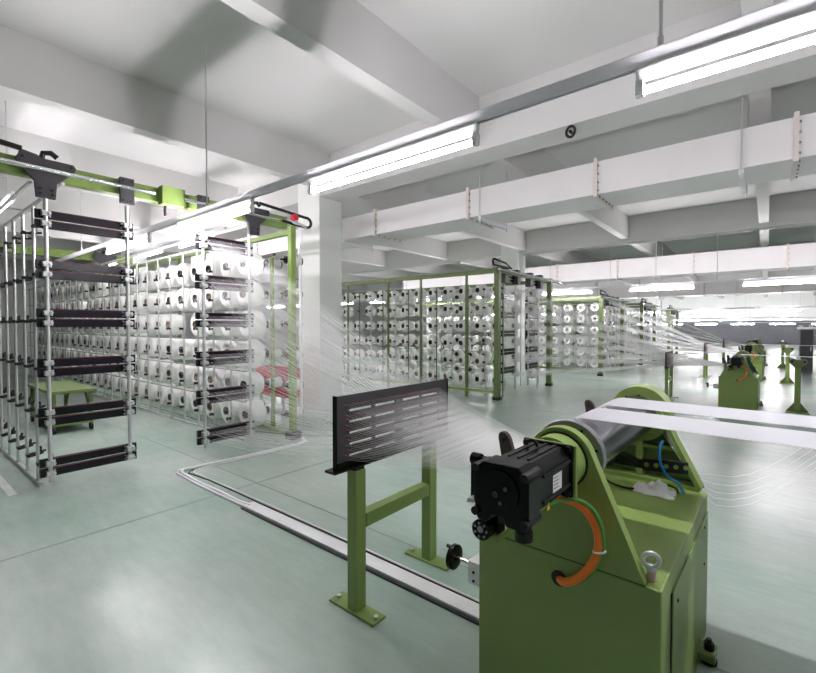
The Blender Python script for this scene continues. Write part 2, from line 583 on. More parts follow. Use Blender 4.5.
def small_bracket(y, x, z, par):
    b = MB().box(x + 0.03, x + 0.06, y - 0.06, y + 0.06, z - 0.14, z + 0.10).box(x - 0.1, x + 0.03, y - 0.05, y + 0.05, z + 0.085, z + 0.10).build('carriage_plate', 'bracket', par, smooth=0, bevel=0.004)
    m = MB()
    for a, c in ((-0.035, 0.07), (0.035, 0.07), (-0.035, -0.11), (0.035, -0.11)):
        m.cyl((x + 0.06, y + a, z + c), (x + 0.068, y + a, z + c), 0.01, 8)
    m.build('bolt', 'blackm', b)
    return b


FIT = MB()
FIT.box(-0.02, 0.06, -0.012, 0.012, -0.012, 0.012)
FIT.cyl((0, 0.0, 0), (0, 0.14, 0.02), 0.011, 6)
FIT.cyl((0.05, 0.0, -0.01), (0.05, 0.11, 0.01), 0.009, 6)
FIT.cyl((0.0, 0.10, 0.015), (0.0, 0.10, 0.065), 0.01, 6)
FIT.cyl((0.05, 0.08, 0.0), (0.05, 0.08, 0.055), 0.01, 6)
FIT.cyl((-0.03, 0.05, 0.005), (0.07, 0.05, 0.005), 0.01, 6)
FIT = FIT.mesh('yarn_holder', 'blackm')
TENS = MB()
TENS.box(-0.014, 0.014, -0.035, 0.0, -0.014, 0.014)
TENS.cyl((0.0, -0.035, 0.0), (0.0, -0.05, 0.0), 0.02, 10)
TENS.cyl((0.01, -0.02, -0.005), (0.05, -0.03, -0.015), 0.006, 6)
TENS = TENS.mesh('tensioner', 'blackm')

BARZ = [2.373, 1.952, 1.545, 1.124, 0.707, 0.277]
XC = -4.70
cr = empty('yarn_creel', (0, 0, 0), 'green creel frame of steel poles with black guide bars under the lamp rail', 'creel')
# front crossbar with its slide rod
MB().box(XC - 0.10, XC + 0.0, -0.9, 3.36, 2.63, 2.77).build('crossbar', 'green', cr, smooth=0, bevel=0.006)
MB().cyl((XC + 0.085, -0.9, 2.685), (XC + 0.085, 1.78, 2.685), 0.02, 12).build('slide_rod', 'chrome', cr)
MB().cyl((XC + 0.085, 2.05, 2.685), (XC + 0.085, 3.22, 2.685), 0.018, 12).build('slide_rod', 'chrome', cr)
MB().box(XC + 0.0, XC + 0.10, 1.84, 2.06, 2.60, 2.78).build('drive_box', 'green', cr, smooth=0, bevel=0.004)
MB().tube([(XC + 0.02, 1.90, 2.60), (XC + 0.02, 1.895, 2.56), (XC + 0.02, 1.90, 2.50)], 0.014, 8).build('hose', 'rubber', cr)
MB().tube([(XC + 0.06, -0.9, 2.88), (XC + 0.06, 0.4, 2.86), (XC + 0.06, 0.80, 2.82)], 0.022, 6).build('cable_chain', 'blackm', cr)
big_bracket(0.95, XC, 2.68, cr)
small_bracket(1.55, XC, 2.68, cr)
small_bracket(2.27, XC, 2.68, cr)
big_bracket(2.86, XC, 2.68, cr)
# right hand post with energy chain and red button
MB().box(-4.59, -4.52, 3.28, 3.355, 0.10, 2.63).build('post', 'green', cr, smooth=0, bevel=0.006)
MB().box(-4.62, -4.48, 3.25, 3.39, 0.0, 0.10).build('post_foot', 'blackm', cr, smooth=0)
MB().box(-4.485, -4.465, 3.375, 3.40, 0.35, 2.15).build('cable_conduit', 'white', cr, smooth=0)
ch = [(XC + 0.1, 2.90, 2.83), (XC + 0.13, 3.2, 2.80), (XC + 0.15, 3.5, 2.77)] + \
     [(XC + 0.15, 3.55 + 0.06 * math.sin(a), 2.71 + 0.06 * math.cos(a)) for a in [k * math.pi / 6 for k in range(7)]] + [(XC + 0.15, 3.4, 2.655), (XC + 0.12, 3.2, 2.68)]
MB().tube(ch, 0.018, 6).build('energy_chain', 'blackm', cr)
MB().cyl((-4.5, 3.30, 2.72), (-4.44, 3.30, 2.72), 0.04, 14).build('stop_button', 'redbox', cr)
MB().bar((-4.6, 3.28, 2.70), (-4.46, 3.44, 2.64), 0.02, 0.03).bar((-4.46, 3.30, 2.66), (-4.46, 3.47, 2.62), 0.02, 0.02).build('sensor_arm', 'zinc', cr, smooth=0)
MB().bar((-4.48, 3.42, 2.60), (-4.48, 3.36, 2.28), 0.02, 0.02).build('sensor_arm', 'white', cr, smooth=0)
# outer side frame in green
for zz, x1 in ((2.56, -16), (0.06, -16)):
    MB().box(x1, -4.6, 3.29, 3.35, zz - 0.03, zz + 0.03).build('side_rail', 'green', cr, smooth=0)
for k in range(10):
    xx = -4.98 - 0.9 * k
    MB().box(xx - 0.018, xx + 0.018, 3.30, 3.336, 0.09, 2.53 - (0.25 if k == 0 else 0)).build('side_upright', 'green', cr, smooth=0)
MB().bar((-5.9, 3.3, 2.25), (-4.9, 3.3, 2.32), 0.04, 0.03).bar((-5.9, 3.3, 2.12), (-5.05, 3.25, 2.17), 0.03, 0.03).build('side_arm', 'brown', cr, smooth=0)
# rear crossbar
MB().box(-9.95, -9.83, 0.3, 3.36, 2.63, 2.77).build('crossbar', 'green', cr, smooth=0)
MB().box(-9.95, -9.83, 3.25, 3.37, 0.0, 2.63).build('post', 'green', cr, smooth=0)
big_bracket(2.86, -9.83, 2.66, cr)
big_bracket(0.95, -9.83, 2.66, cr)
# hanging poles with guide bars: the bare side and the loaded side
for (ya, yb) in ((0.95, 1.55), (2.27, 2.81)):
    for y in (ya, yb):
        z0 = 0.085 if y in (ya,) else 0.14
        MB().cyl((XC + 0.03, y, z0), (XC + 0.03, y, 2.52), 0.016, 12).build('pole', 'zinc', cr)
    for z in BARZ:
        lo = z - 0.155
        for zz in (lo, lo + 0.083):
            guide_bar(yb - ya + 0.13, zz, ya - 0.065, XC + 0.0, cr)
        for y in (ya, yb):
            put('clamp', CLAMP, cr, loc=(XC + 0.03, y, lo + 0.078 - 0.042 + 0.0))
            put('clamp', CLAMP, cr, loc=(XC + 0.03, y, lo + 0.078 + 0.042))
    # backs of the bars
# bare side: line of thin poles with empty holders
PITCHX = 0.415
POLE_T = MB().cyl((0, 0, 0.05), (0, 0, 2.46), 0.0125, 8).cyl((0, 0, 0), (0, 0, 0.05), 0.02, 8).mesh('pole', 'zinc')
for k in range(26):
    x = -5.0 - PITCHX * k
    put('pole', POLE_T, cr, loc=(x, 0.93, 0))
    if k < 16:
        for z in BARZ:
            put('yarn_holder', FIT, cr, loc=(x, 0.93, z - 0.10))
for (y, z) in ((0.93, 2.46), (0.86, 2.58), (1.08, 2.62)):
    MB().box(-15.5, XC + 0.0, y - 0.011, y + 0.011, z - 0.011, z + 0.011).build('top_rail', 'white', cr, smooth=0)
MB().box(-15.5, -4.9, 0.915, 0.945, 0.0, 0.03).build('floor_rail', 'zinc', cr, smooth=0)
# loaded side
ROWZ = [2.17 - 0.374 * i for i in range(6)]
YL = 2.90
for k in range(27):
    x = -5.215 - 0.43 * k
    put('pole', POLE_T, cr, loc=(x, YL - 0.03, 0))
    if k < 16:
        for z in ROWZ:
            put('tensioner', TENS, cr, loc=(x, YL - 0.04, z - 0.06))
for z in [r - 0.20 for r in ROWZ] + [2.42]:
    MB().box(-16.3, -4.9, YL - 0.025, YL - 0.005, z - 0.005, z + 0.005).build('row_rail', 'flange', cr, smooth=0)
MB().box(-16.3, -4.9, YL - 0.04, YL - 0.01, 0.0, 0.03).build('floor_rail', 'zinc', cr, smooth=0)
for (y, z) in ((2.80, 2.56), (2.95, 2.47)):
    MB().box(-16.0, XC, y - 0.012, y + 0.012, z - 0.012, z + 0.012).build('top_rail', 'white', cr, smooth=0)
ROWN = ['top', 'second', 'third', 'fourth', 'fifth', 'bottom']
for k in range(26):
    x = -5.0 - 0.43 * k
    for r, z in enumerate(ROWZ):
        if random.random() < 0.02:
            continue
        package(x, YL + 0.03 + random.uniform(-0.02, 0.02), z,
                'fat white bobbin, %s from the guide bars, %s row, creel under the lamp rail' % (ORD[k], ROWN[r]),
                'fat bobbins on the loaded side of the first creel', PK)
# thin remnants on the outer side
for k, x in enumerate((-4.80, -5.25, -5.7, -6.2)):
    for r, z in enumerate((2.25, 1.82, 1.42, 1.02, 0.62, 0.26)):
        package(x, 3.41, z, 'thin spent bobbin, %s behind the green creel post, %s row down' % (ORD[k], ORD[r]),
                'thin bobbins on the outer side of the first creel', [PKT])
        MB().cyl((x, 3.325, z), (x, 3.5, z), 0.012, 6).build('side_spindle', 'blackm', cr)
# red bin behind the creel
rb = empty('red_bin', (-6.0, 4.1, -0.15), 'red plastic bin on legs behind the creel', 'bin')
MB().box(-0.4, 0.4, -0.15, 0.15, 0.46, 0.50).box(-0.4, 0.4, -0.15, -0.13, 0.50, 0.90).box(-0.4, 0.4, 0.13, 0.15, 0.50, 0.90).box(-0.4, -0.38, -0.13, 0.13, 0.50, 0.90).box(0.38, 0.4, -0.13, 0.13, 0.50, 0.90).build('tub', 'redbox', rb, smooth=0, bevel=0.008)
for sx in (-0.3, 0.3):
    for sy in (-0.12, 0.12):
        MB().box(sx - 0.02, sx + 0.02, sy - 0.02, sy + 0.02, 0.15, 0.46).build('leg', 'zinc', rb, smooth=0)

# green trolley between the two sides of the creel
tt = empty('trolley_table', (-7.75, 1.70, 0), 'low green trolley table between the creel poles', 'trolley')
MB().box(-0.62, 0.72, -0.26, 0.24, 0.52, 0.56).build('table_top', 'greendk', tt, smooth=0, bevel=0.004)
for sx in (-0.55, 0.65):
    for sy in (-0.21, 0.19):
        MB().box(sx - 0.02, sx + 0.02, sy - 0.02, sy + 0.02, 0.10, 0.52).build('leg', 'greendk', tt, smooth=0)
        MB().cyl((sx, sy - 0.015, 0.05), (sx, sy + 0.015, 0.05), 0.05, 12).build('caster', 'rubber', tt)
        MB().bar((sx, sy, 0.22), (sx * 0.6, sy, 0.52), 0.025, 0.025).build('brace', 'greendk', tt, smooth=0)
MB().box(-0.58, 0.68, -0.23, 0.21, 0.10, 0.14).build('lower_shelf', 'greendk', tt, smooth=0)

# ------------------------------------------------------------------ further creels
def far_creel(xf, y0, y1, ztop, rows, zrow0, pitch, cols, colp, linelen, uprights, label, group, word, far, meshes, inner_cols, detail=True):
    t = empty('yarn_creel', (xf, y0, 0), label, 'creel')
    W = y1 - y0
    for yy in (0.0, W):
        MB().box(-0.05, 0.05, yy - 0.05, yy + 0.05, 0.06, ztop).build('post', 'greendk', t, smooth=0)
        MB().box(-0.065, 0.065, yy - 0.065, yy + 0.065, 0, 0.06).build('post_foot', 'blackm', t, smooth=0)
    MB().box(-linelen, 0, -0.04, 0.04, ztop - 0.10, ztop - 0.02).build('top_beam', 'greendk', t, smooth=0)
    MB().box(-linelen, 0, W - 0.04, W + 0.04, ztop - 0.10, ztop - 0.02).build('top_beam', 'greendk', t, smooth=0)
    MB().box(-linelen, 0, -0.025, 0.025, 0.12, 0.17).build('base_beam', 'green', t, smooth=0)
    MB().box(-0.05, 0.03, -0.1, W + 0.55, ztop - 0.09, ztop - 0.01).build('crossbar', 'greendk', t, smooth=0)
    MB().cyl((0.08, -0.1, ztop - 0.05), (0.08, W + 0.6, ztop - 0.05), 0.02, 10).build('slide_rod', 'chrome', t)
    MB().tube([(0.06, -0.28, ztop + 0.02), (0.06, -0.3, ztop + 0.09), (0.06, -0.26, ztop + 0.13), (0.06, 0.2, ztop + 0.10), (0.06, 0.45, ztop + 0.02), (0.06, -0.1, ztop + 0.02), (0.06, -0.28, ztop + 0.02)], 0.02, 6).build('energy_chain', 'blackm', t)
    for x in uprights:
        MB().box(x - xf - 0.02, x - xf + 0.02, -0.02, 0.02, 0.0, ztop - 0.1).build('upright', 'greendk', t, smooth=0)
    # end panels
    ws = 0.55
    for j, ya in enumerate((0.42, W - 0.95)):
        for yy in (ya, ya + ws):
            MB().cyl((-0.1, yy, 0.1), (-0.1, yy, ztop - 0.15), 0.02, 8).build('pole', 'zinc', t)
            MB().box(-0.14, -0.02, yy - 0.07, yy + 0.07, ztop - 0.25, ztop + 0.05).build('carriage_plate', 'bracket', t, smooth=0)
        for r in range(rows):
            z = zrow0 + pitch * (r + 0.42)
            MB().box(-0.13, -0.1, ya - 0.05, ya + ws + 0.05, z, z + 0.055).build('guide_bar', 'bar', t, smooth=0)
            MB().box(-0.13, -0.1, ya - 0.05, ya + ws + 0.05, z + 0.065, z + 0.12).build('guide_bar', 'bar', t, smooth=0)
    for c in range(cols):
        x = -0.28 - colp * c
        MB().cyl((x + 0.19, 0.40, 0), (x + 0.19, 0.40, ztop - 0.25), 0.013, 6).build('pole', 'zinc' if c % 2 else 'greendk', t)
        for r in range(rows):
            z = zrow0 + pitch * r
            if detail and c < 12:
                put('tensioner', TENS, t, loc=(x + 0.19, 0.385, z))
            if random.random() < 0.03:
                continue
            package(xf + x - 0.02, y0 + 0.45, z, 'white bobbin, %s from the front post, %s row up, %s creel' % (ORD[c], ORD[r], word),
                    group + ' near side', meshes, far=far > 1, turn=-0.42)
    for r in range(rows):
        MB().box(-0.28 - colp * cols, -0.05, 0.39, 0.41, zrow0 + pitch * r - 0.165, zrow0 + pitch * r - 0.157).build('row_rail', 'flange', t, smooth=0)
    for c in range(inner_cols):
        x = -0.30 - colp * c
        if c < 3:
            MB().cyl((x + 0.19, W - 0.42, 0), (x + 0.19, W - 0.42, ztop - 0.25), 0.013, 6).build('pole', 'zinc', t)
        for r in range(rows):
            z = zrow0 + pitch * (r + 0.0)
            package(xf + x, y0 + W - 0.40, z, 'white bobbin on the inner side of the %s creel, %s, %s row up' % (word, ORD[c], ORD[r]),
                    group + ' inner side', meshes, far=far > 0)
    return t


far_creel(-3.94, 7.5, 10.05, 2.50, 6, 0.30, 0.368, 15, 0.40, 7.0, (-8.03, -6.7, -5.76, -4.62),
          'long green creel frame behind the white column, full of white bobbins', 'bobbins on the second creel', 'second', 0, PKS, 12)
far_creel(-3.60, 12.95, 15.3, 2.25, 6, 0.30, 0.33, 16, 0.40, 6.6, (-5.0, -6.4), 'green creel frame beyond the second creel, half hidden by threads', 'bobbins on the third creel', 'third', 1, PKS, 6, False)
far_creel(-3.50, 17.6, 19.9, 2.25, 6, 0.30, 0.33, 10, 0.42, 5.0, (-5.0,), 'distant creel frame beyond the third creel', 'bobbins on the fourth creel', 'fourth', 2, PKS, 5, False)
far_creel(-3.45, 23.0, 25.3, 2.2, 6, 0.30, 0.33, 8, 0.42, 4.0, (-5.0,), 'most distant creel frame, with its bobbins faint behind threads', 'bobbins on the fifth creel', 'fifth', 2, PKS, 3, False)
ff = FAR.build('yarn_bobbins', 'yarn', smooth=50)
tag(ff, 'far white yarn bobbins filling the distant creels', 'bobbins', kind='stuff')


# ------------------------------------------------------------------ perforated guide board on its green stand
def guide_stand(loc, label, glab):
    t = empty('guide_stand', loc, label, 'stand', 'guide stands before the creels')
    for i, y in enumerate((-0.30, 0.30)):
        MB().box(-0.032, 0.032, y - 0.034, y + 0.034, 0.012, 0.70).build('post', 'green', t, smooth=0, bevel=0.004)
        f = MB().box(-0.155, 0.155, y - 0.045, y + 0.045, 0, 0.012).build('foot_plate', 'green', t, smooth=0, bevel=0.002)
        m = MB()
        for x in (-0.13, 0.13):
            m.cyl((x, y, 0.012), (x, y, 0.022), 0.012, 6)
        m.build('bolt', 'zinc', f)
        MB().box(-0.025, 0.025, y - 0.03, y + 0.03, 0.70, 0.726).build('spacer', 'blackm', t, smooth=0)
    MB().box(-0.03, 0.03, -0.26, 0.26, 0.405, 0.475).build('cross_rail', 'green', t, smooth=0, bevel=0.003)
    # board with rows of slots: strips left between real openings
    y0, y1, z0, z1 = -0.435, 0.475, 0.726, 1.07
    slots = []
    for i in range(5):
        zc = z1 - 0.075 - 0.054 * i
        for a, b in ((-0.35, -0.19), (-0.17, -0.01), (0.05, 0.21), (0.23, 0.39)):
            slots.append((a, b, zc - 0.006, zc + 0.006))
    ys = sorted({y0, y1, *[s[0] for s in slots], *[s[1] for s in slots]})
    zs = sorted({round(v, 5) for v in (z0, z1, *[s[2] for s in slots], *[s[3] for s in slots])})
    hole = lambda a, c: any(s[0] < a < s[1] and s[2] < c < s[3] for s in slots)
    m = MB()
    for i in range(len(zs) - 1):
        run = None
        for j in range(len(ys) - 1):
            solid = not hole((ys[j] + ys[j + 1]) / 2, (zs[i] + zs[i + 1]) / 2)
            if solid and run is None:
                run = ys[j]
            if run is not None and (not solid or j == len(ys) - 2):
                m.box(-0.006, 0.006, run, ys[j + 1] if solid else ys[j], zs[i], zs[i + 1])
                run = None
    b = m.build('guide_board', 'bracket', t, smooth=0)
    e = MB()
    for i in range(6):
        for q in range(2):
            zc = z1 - 0.048 - 0.054 * i + (q * 0.012 - 0.012 if i else 0)
            for k in range(44):
                y = -0.40 + 0.80 * k / 43 + 0.005 * q
                if -0.005 < y < 0.03 and i:
                    continue
                e.box(0.006, 0.009, y - 0.0028, y + 0.0028, zc - 0.002, zc + 0.002)
    eo = e.build('eyelet', 'red', b, smooth=0)
    eo['kind'] = 'stuff'
    for ye in (y0 - 0.006, y1):
        MB().box(-0.012, 0.012, ye, ye + 0.006, z0, z1 + 0.004).build('edge_strip', 'black', b, smooth=0)
    MB().box(-0.035, 0.035, y0 - 0.035, y1, z0 - 0.008, z0 + 0.003).box(0.010, 0.016, y0, y1, z0, z0 + 0.03).build('bottom_angle', 'black', t, smooth=0)
    return t


gs = guide_stand((-1.55, 1.80, 0), 'black perforated yarn board on a green two-post stand over the cable tray', '')
for (p, s, lab) in (((-1.45, 9.75, 0), 0.85, 'small black yarn board on green posts behind the round green bearing housing'),
                    ((-1.30, 14.6, 0), 0.87, 'distant yarn board on a green post beside the lone green cabinet'),
                    ((-1.20, 19.6, 0), 0.87, 'farthest yarn board, among the white thread sheets')):
    c = copy_tree(gs, None, p)
    c.scale = (s, s, s)
    c['label'] = lab


# ------------------------------------------------------------------ roller machine
def arc_plate(l, r, zb, cx, cz, R, n=14):
    """triangular side plate with a rounded head: tangents from the base corners to the circle"""
    pts = [(l, zb), (r, zb)]

    def tang(px, pz, sign):
        dx, dz = px - cx, pz - cz
        d = math.hypot(dx, dz)
        a = math.atan2(dz, dx) + sign * math.acos(R / d)
        return a
    a0 = tang(r, zb, 1)
    a1 = tang(l, zb, -1)
    while a1 < a0:
        a1 += 2 * math.pi
    for k in range(n + 1):
        a = a0 + (a1 - a0) * k / n
        pts.append((cx + R * math.cos(a), cz + R * math.sin(a)))
    return pts


AX, AZ, ZT = 0.0, 0.955, 0.626
OX, OY = -0.53, 1.45


def machine(full):
    t = empty('roller_machine', (OX, OY, 0), 'green roller machine with a black motor and an orange cable loop', 'machine', 'roller machines of the tape lines')
    P = lambda px, py, Y: tuple(at(px, py, Y=Y) - Vector((OX, OY, 0)))
    MB().box(-0.31, 0.305, 0, 1.0, 0.0, ZT).build('cabinet', 'green', t, smooth=0, bevel=0.006)
    pn = MB().box(0.305, 0.311, 0.15, 0.97, 0.0, 0.555).build('side_door', 'green', t, smooth=0, bevel=0.002)
    MB().cyl((0.311, 0.22, 0.50), (0.314, 0.22, 0.50), 0.006, 8).cyl((0.311, 0.85, 0.52), (0.314, 0.85, 0.52), 0.006, 8).cyl((0.311, 0.85, 0.36), (0.314, 0.85, 0.36), 0.006, 8).build('screw', 'blackm', pn)
    MB().box(0.304, 0.3085, 0.141, 0.15, 0.0, 0.555).build('door_gap', 'rubber', t, smooth=0)
    # front plate
    pl = arc_plate(-0.285, 0.262, ZT + 0.002, AX, AZ, 0.108)
    MB().prism(pl, lambda a, b, q: (a, q, b), 0.0, 0.04).build('front_plate', 'green', t, smooth=30, bevel=0.002)
    MB().box(-0.285, 0.262, 0.0008, 0.039, ZT - 0.0005, ZT + 0.0025).build('plate_gap', 'rubber', t, smooth=0)
    # spacer, mounting plate, motor
    MB().cyl((AX, -0.075, AZ), (AX, -0.003, AZ), 0.088, 32).build('spacer_ring', 'green', t)
    MB().cyl((AX, -0.006, AZ), (AX, 0.0, AZ), 0.094, 32).build('spacer_gap', 'rubber', t)
    mp = MB().box(AX - 0.079, AX + 0.087, -0.092, -0.075, AZ - 0.087, AZ + 0.078).build('mounting_plate', 'green', t, smooth=0, bevel=0.003)
    mo = MB()
    mo.box(AX - 0.08, AX + 0.08, -0.104, -0.092, AZ - 0.08, AZ + 0.08)
    c = 0.026
    w = 0.074

    def octa(w, c):
        return [(-w + c, -w), (w - c, -w), (w, -w + c), (w, w - c), (w - c, w), (-w + c, w), (-w, w - c), (-w, -w + c)]
    mo.prism(octa(w, c), lambda a, b, q: (AX + a, q, AZ + b), -0.335, -0.104)
    mo = mo.build('motor', 'black', t, smooth=0, bevel=0.003)
    MB().prism([(-0.081, -0.03), (-0.081, 0.05), (-0.066, 0.066), (-0.052, 0.081), (0.052, 0.081), (0.066, 0.066), (0.081, 0.05), (0.081, -0.055), (0.06, -0.083), (0.018, -0.083), (0.008, -0.062), (-0.028, -0.062), (-0.042, -0.088), (-0.07, -0.082)], lambda a, b, q: (AX + a, q, AZ + b), -0.405, -0.332).build('end_cap', 'black', mo, smooth=0, bevel=0.004)
    MB().cyl((AX, -0.405, AZ + 0.01), (AX, -0.411, AZ + 0.01), 0.056, 20).build('end_cover', 'black', mo)
    MB().cyl((AX - 0.01, -0.411, AZ), (AX - 0.01, -0.415, AZ), 0.008, 8).cyl((AX + 0.02, -0.411, AZ + 0.02), (AX + 0.02, -0.414, AZ + 0.02), 0.006, 8).cyl((AX + 0.005, -0.411, AZ - 0.02), (AX + 0.005, -0.414, AZ - 0.02), 0.005, 8).build('screw', 'bracket', mo)
    for s in (-1, 1):
        for u in (-1, 1):
            MB().cyl((AX + s * 0.068, -0.112, AZ + u * 0.068), (AX + s * 0.068, -0.098, AZ + u * 0.068), 0.010, 8).cyl((AX + s * 0.072, -0.414, AZ + u * 0.06), (AX + s * 0.072, -0.33, AZ + u * 0.06), 0.012, 8).build('bolt', 'blackm', mo)
    for zz in (0.036, -0.036):
        MB().box(AX + w, AX + w + 0.004, -0.30, -0.11, AZ + zz - 0.004, AZ + zz + 0.004).build('body_rib', 'blackm', mo, smooth=0)
    for xx in (-0.03, 0.0, 0.03):
        MB().box(AX + xx - 0.003, AX + xx + 0.003, -0.30, -0.11, AZ + w, AZ + w + 0.003).build('body_rib', 'blackm', mo, smooth=0)
    st = MB().box(AX + w + 0.0003, AX + w + 0.001, -0.235, -0.172, AZ - 0.028, AZ + 0.022).build('type_plate', 'sticker', mo, smooth=0)
    q = MB()
    for k in range(4):
        q.box(AX + w + 0.001, AX + w + 0.0013, -0.23, -0.20 + 0.006 * (k % 2), AZ + 0.012 - 0.010 * k, AZ + 0.0145 - 0.010 * k)
    q.build('type_print', 'print', st, smooth=0)
    MB().prism([(-0.275, AZ - 0.065), (-0.255, AZ - 0.065), (-0.265, AZ - 0.042)], lambda a, b, q_: (AX + w + q_, a, b), 0.0003, 0.001).build('warning_label', 'yellow', mo, smooth=0)
    MB().cyl((AX + 0.035, -0.335, AZ - 0.125), (AX + 0.035, -0.335, AZ - 0.075), 0.021, 14).cyl((AX + 0.035, -0.335, AZ - 0.135), (AX + 0.035, -0.335, AZ - 0.11), 0.024, 14).build('connector', 'blackm', mo)
    MB().box(AX - 0.03, AX + 0.02, -0.36, -0.31, AZ - 0.098, AZ - 0.08).build('connector_base', 'blackm', mo, smooth=0)
    MB().tube([(AX - 0.02 + 0.018 * math.cos(a), -0.17, AZ + 0.078 + 0.018 * math.sin(a)) for a in [k * math.pi / 6 for k in range(7)]], 0.005, 6).build('lifting_eye', 'blackm', mo)
    # tension lever hardware beside the motor
    lv = empty('lever_unit')
    lv.parent = t
    MB().bar((-0.135, -0.30, 0.86), (-0.135, -0.30, 1.005), 0.02, 0.03).bar((-0.135, -0.30, 1.0), (-0.08, -0.30, 1.0), 0.02, 0.02).cyl((-0.15, -0.30, 1.0), (-0.12, -0.30, 1.0), 0.018, 10).build('lever', 'black', lv)
    MB().bar((-0.14, -0.30, 0.875), (-0.075, -0.31, 0.90), 0.03, 0.03).cyl((-0.15, -0.31, 0.87), (-0.10, -0.33, 0.885), 0.014, 8).build('lever_joint', 'chrome', lv)
    MB().box(-0.125, -0.06, -0.30, -0.26, 0.79, 0.93).build('lever_bracket', 'black', lv, smooth=0, bevel=0.003)
    k = MB().cyl((-0.10, -0.335, 0.805), (-0.10, -0.30, 0.805), 0.030, 16).build('knob', 'black', lv)
    d = MB().cyl((-0.10, -0.339, 0.808), (-0.10, -0.335, 0.808), 0.010, 10)
    for i in range(7):
        a = i * 2 * math.pi / 7
        d.cyl((-0.10 + 0.02 * math.cos(a), -0.338, 0.805 + 0.02 * math.sin(a)), (-0.10 + 0.02 * math.cos(a), -0.335, 0.805 + 0.02 * math.sin(a)), 0.004, 6)
    d.build('knob_marks', 'flange', lv)
    MB().box(-0.10, -0.065, -0.30, 0.0, 0.765, 0.785).build('lever_arm', 'green', lv, smooth=0)
    # roller and its flange
    MB().cyl((AX, 0.11, AZ), (AX, 1.0, AZ), 0.095, 48).build('roller', 'roller', t)
    f = MB().cyl((AX, 0.075, AZ), (AX, 0.11, AZ), 0.118, 48).build('roller_flange', 'flange', t, bevel=0.002)
    MB().cyl((AX, 0.04, AZ), (AX, 0.075, AZ), 0.05, 24).build('shaft', 'steel', t)
    bm_ = MB()
    for k in range(8):
        a = 2 * math.pi * k / 8 + 0.3
        bm_.cyl((AX + 0.1 * math.cos(a), 0.072, AZ + 0.1 * math.sin(a)), (AX + 0.1 * math.cos(a), 0.077, AZ + 0.1 * math.sin(a)), 0.005, 8)
    bm_.build('bolt', 'blackm', f)
    # rear plate: a frame with a sunk dark web
    pr = arc_plate(-0.27, 0.285, ZT + 0.002, AX, AZ, 0.10)
    MB().prism(pr, lambda a, b, q_: (a, q_, b), 1.06, 1.075).build('rear_plate', 'greendk', t, smooth=30)
    rim = MB()
    rim.bar((0.275, 1.02, ZT + 0.01), (0.085, 1.02, AZ + 0.06), 0.085, 0.02, up=(0.85, 0, 0.5))
    rim.bar((-0.26, 1.02, ZT + 0.01), (-0.085, 1.02, AZ + 0.06), 0.085, 0.02, up=(-0.85, 0, 0.5))
    rim.box(-0.26, 0.275, 0.985, 1.06, ZT, ZT + 0.02)
    rim.build('rear_rim', 'green', t, smooth=0)
    MB().box(0.0, 0.03, 1.0, 1.06, ZT + 0.02, 0.86).build('rear_stiffener', 'green', t, smooth=0)
    MB().bar((-0.15, 1.03, 0.80), (0.20, 1.03, 0.80), 0.05, 0.014).build('rear_stiffener', 'green', t, smooth=0)
    hs = MB().lathe([(0.052, 1.0), (0.137, 1.0), (0.137, 1.11), (0.052, 1.11)], (AX + 0.012, 0, AZ + 0.004), (0, 1, 0), 40).build('bearing_housing', 'green', t, bevel=0.003)
    bb = MB()
    for k in range(10):
        a = 2 * math.pi * k / 10 + 0.2
        bb.cyl((AX + 0.095 * math.cos(a), 0.995, AZ + 0.095 * math.sin(a)), (AX + 0.095 * math.cos(a), 1.001, AZ + 0.095 * math.sin(a)), 0.006, 8)
    bb.build('bolt', 'blackm', hs)
    # perforated black arm under the roller
    arm = MB().bar((0.06, 0.86, 0.745), (0.235, 0.93, 0.745), 0.022, 0.055).bar((-0.08, 0.80, 0.765), (0.07, 0.865, 0.745), 0.022, 0.04).build('swing_arm', 'blackm', t, smooth=0, bevel=0.003)
    hl = MB()
    for k in range(5):
        s = k / 4.0
        p = Vector((0.075, 0.866, 0.748)).lerp(Vector((0.225, 0.926, 0.748)), s)
        n = Vector((0.37, -0.93, 0)) * 0.0118
        hl.cyl(p + n, p + n * 1.12, 0.011, 10)
    hl.build('arm_hole', 'green', arm)
    MB().tube([(-0.07, 0.78, 0.74), (-0.05, 0.80, 0.79), (0.0, 0.83, 0.775), (0.04, 0.84, 0.75)], 0.022, 8).build('arm_joint', 'blackm', arm)
    # guide levers standing up behind the roller
    for y in (0.075, 1.03):
        pv = MB().prism([(-0.038, 0), (0.038, 0), (0.03, 0.10)] + [(0.03 * math.cos(a), 0.10 + 0.03 * math.sin(a)) for a in [k * math.pi / 8 for k in range(1, 8)]] + [(-0.03, 0.10)],
                        lambda a, b, q_: (-0.215 + a * 0.8 - b * 0.25, y + q_, 0.868 + b), -0.012, 0.012).build('guide_lever', 'brown', t, smooth=30, bevel=0.003)
        MB().cyl((-0.24, y - 0.016, 0.968), (-0.24, y - 0.0125, 0.968), 0.009, 10).build('pin', 'rubber', pv)
        MB().bar((-0.20, y, 0.80), (-0.20, y, 0.90), 0.024, 0.05).build('lever_support', 'green', t, smooth=0)
    MB().cyl((-0.20, 0.05, 0.83), (-0.20, 1.02, 0.83), 0.03, 20).build('pinch_roller', 'roller', t)
    MB().bar((-0.20, 0.03, 0.83), (-0.20, 0.03, 0.66), 0.03, 0.05).bar((-0.20, 1.0, 0.83), (-0.20, 1.0, 0.66), 0.03, 0.05).build('pinch_support', 'green', t, smooth=0)
    # cables, hole, tie
    hc = Vector(P(559, 578, OY))
    MB().lathe([(0.016, -0.003), (0.026, -0.003), (0.026, 0.002), (0.016, 0.002)], (hc.x, 0, hc.z), (0, 1, 0), 20).build('cable_grommet', 'rubber', t)
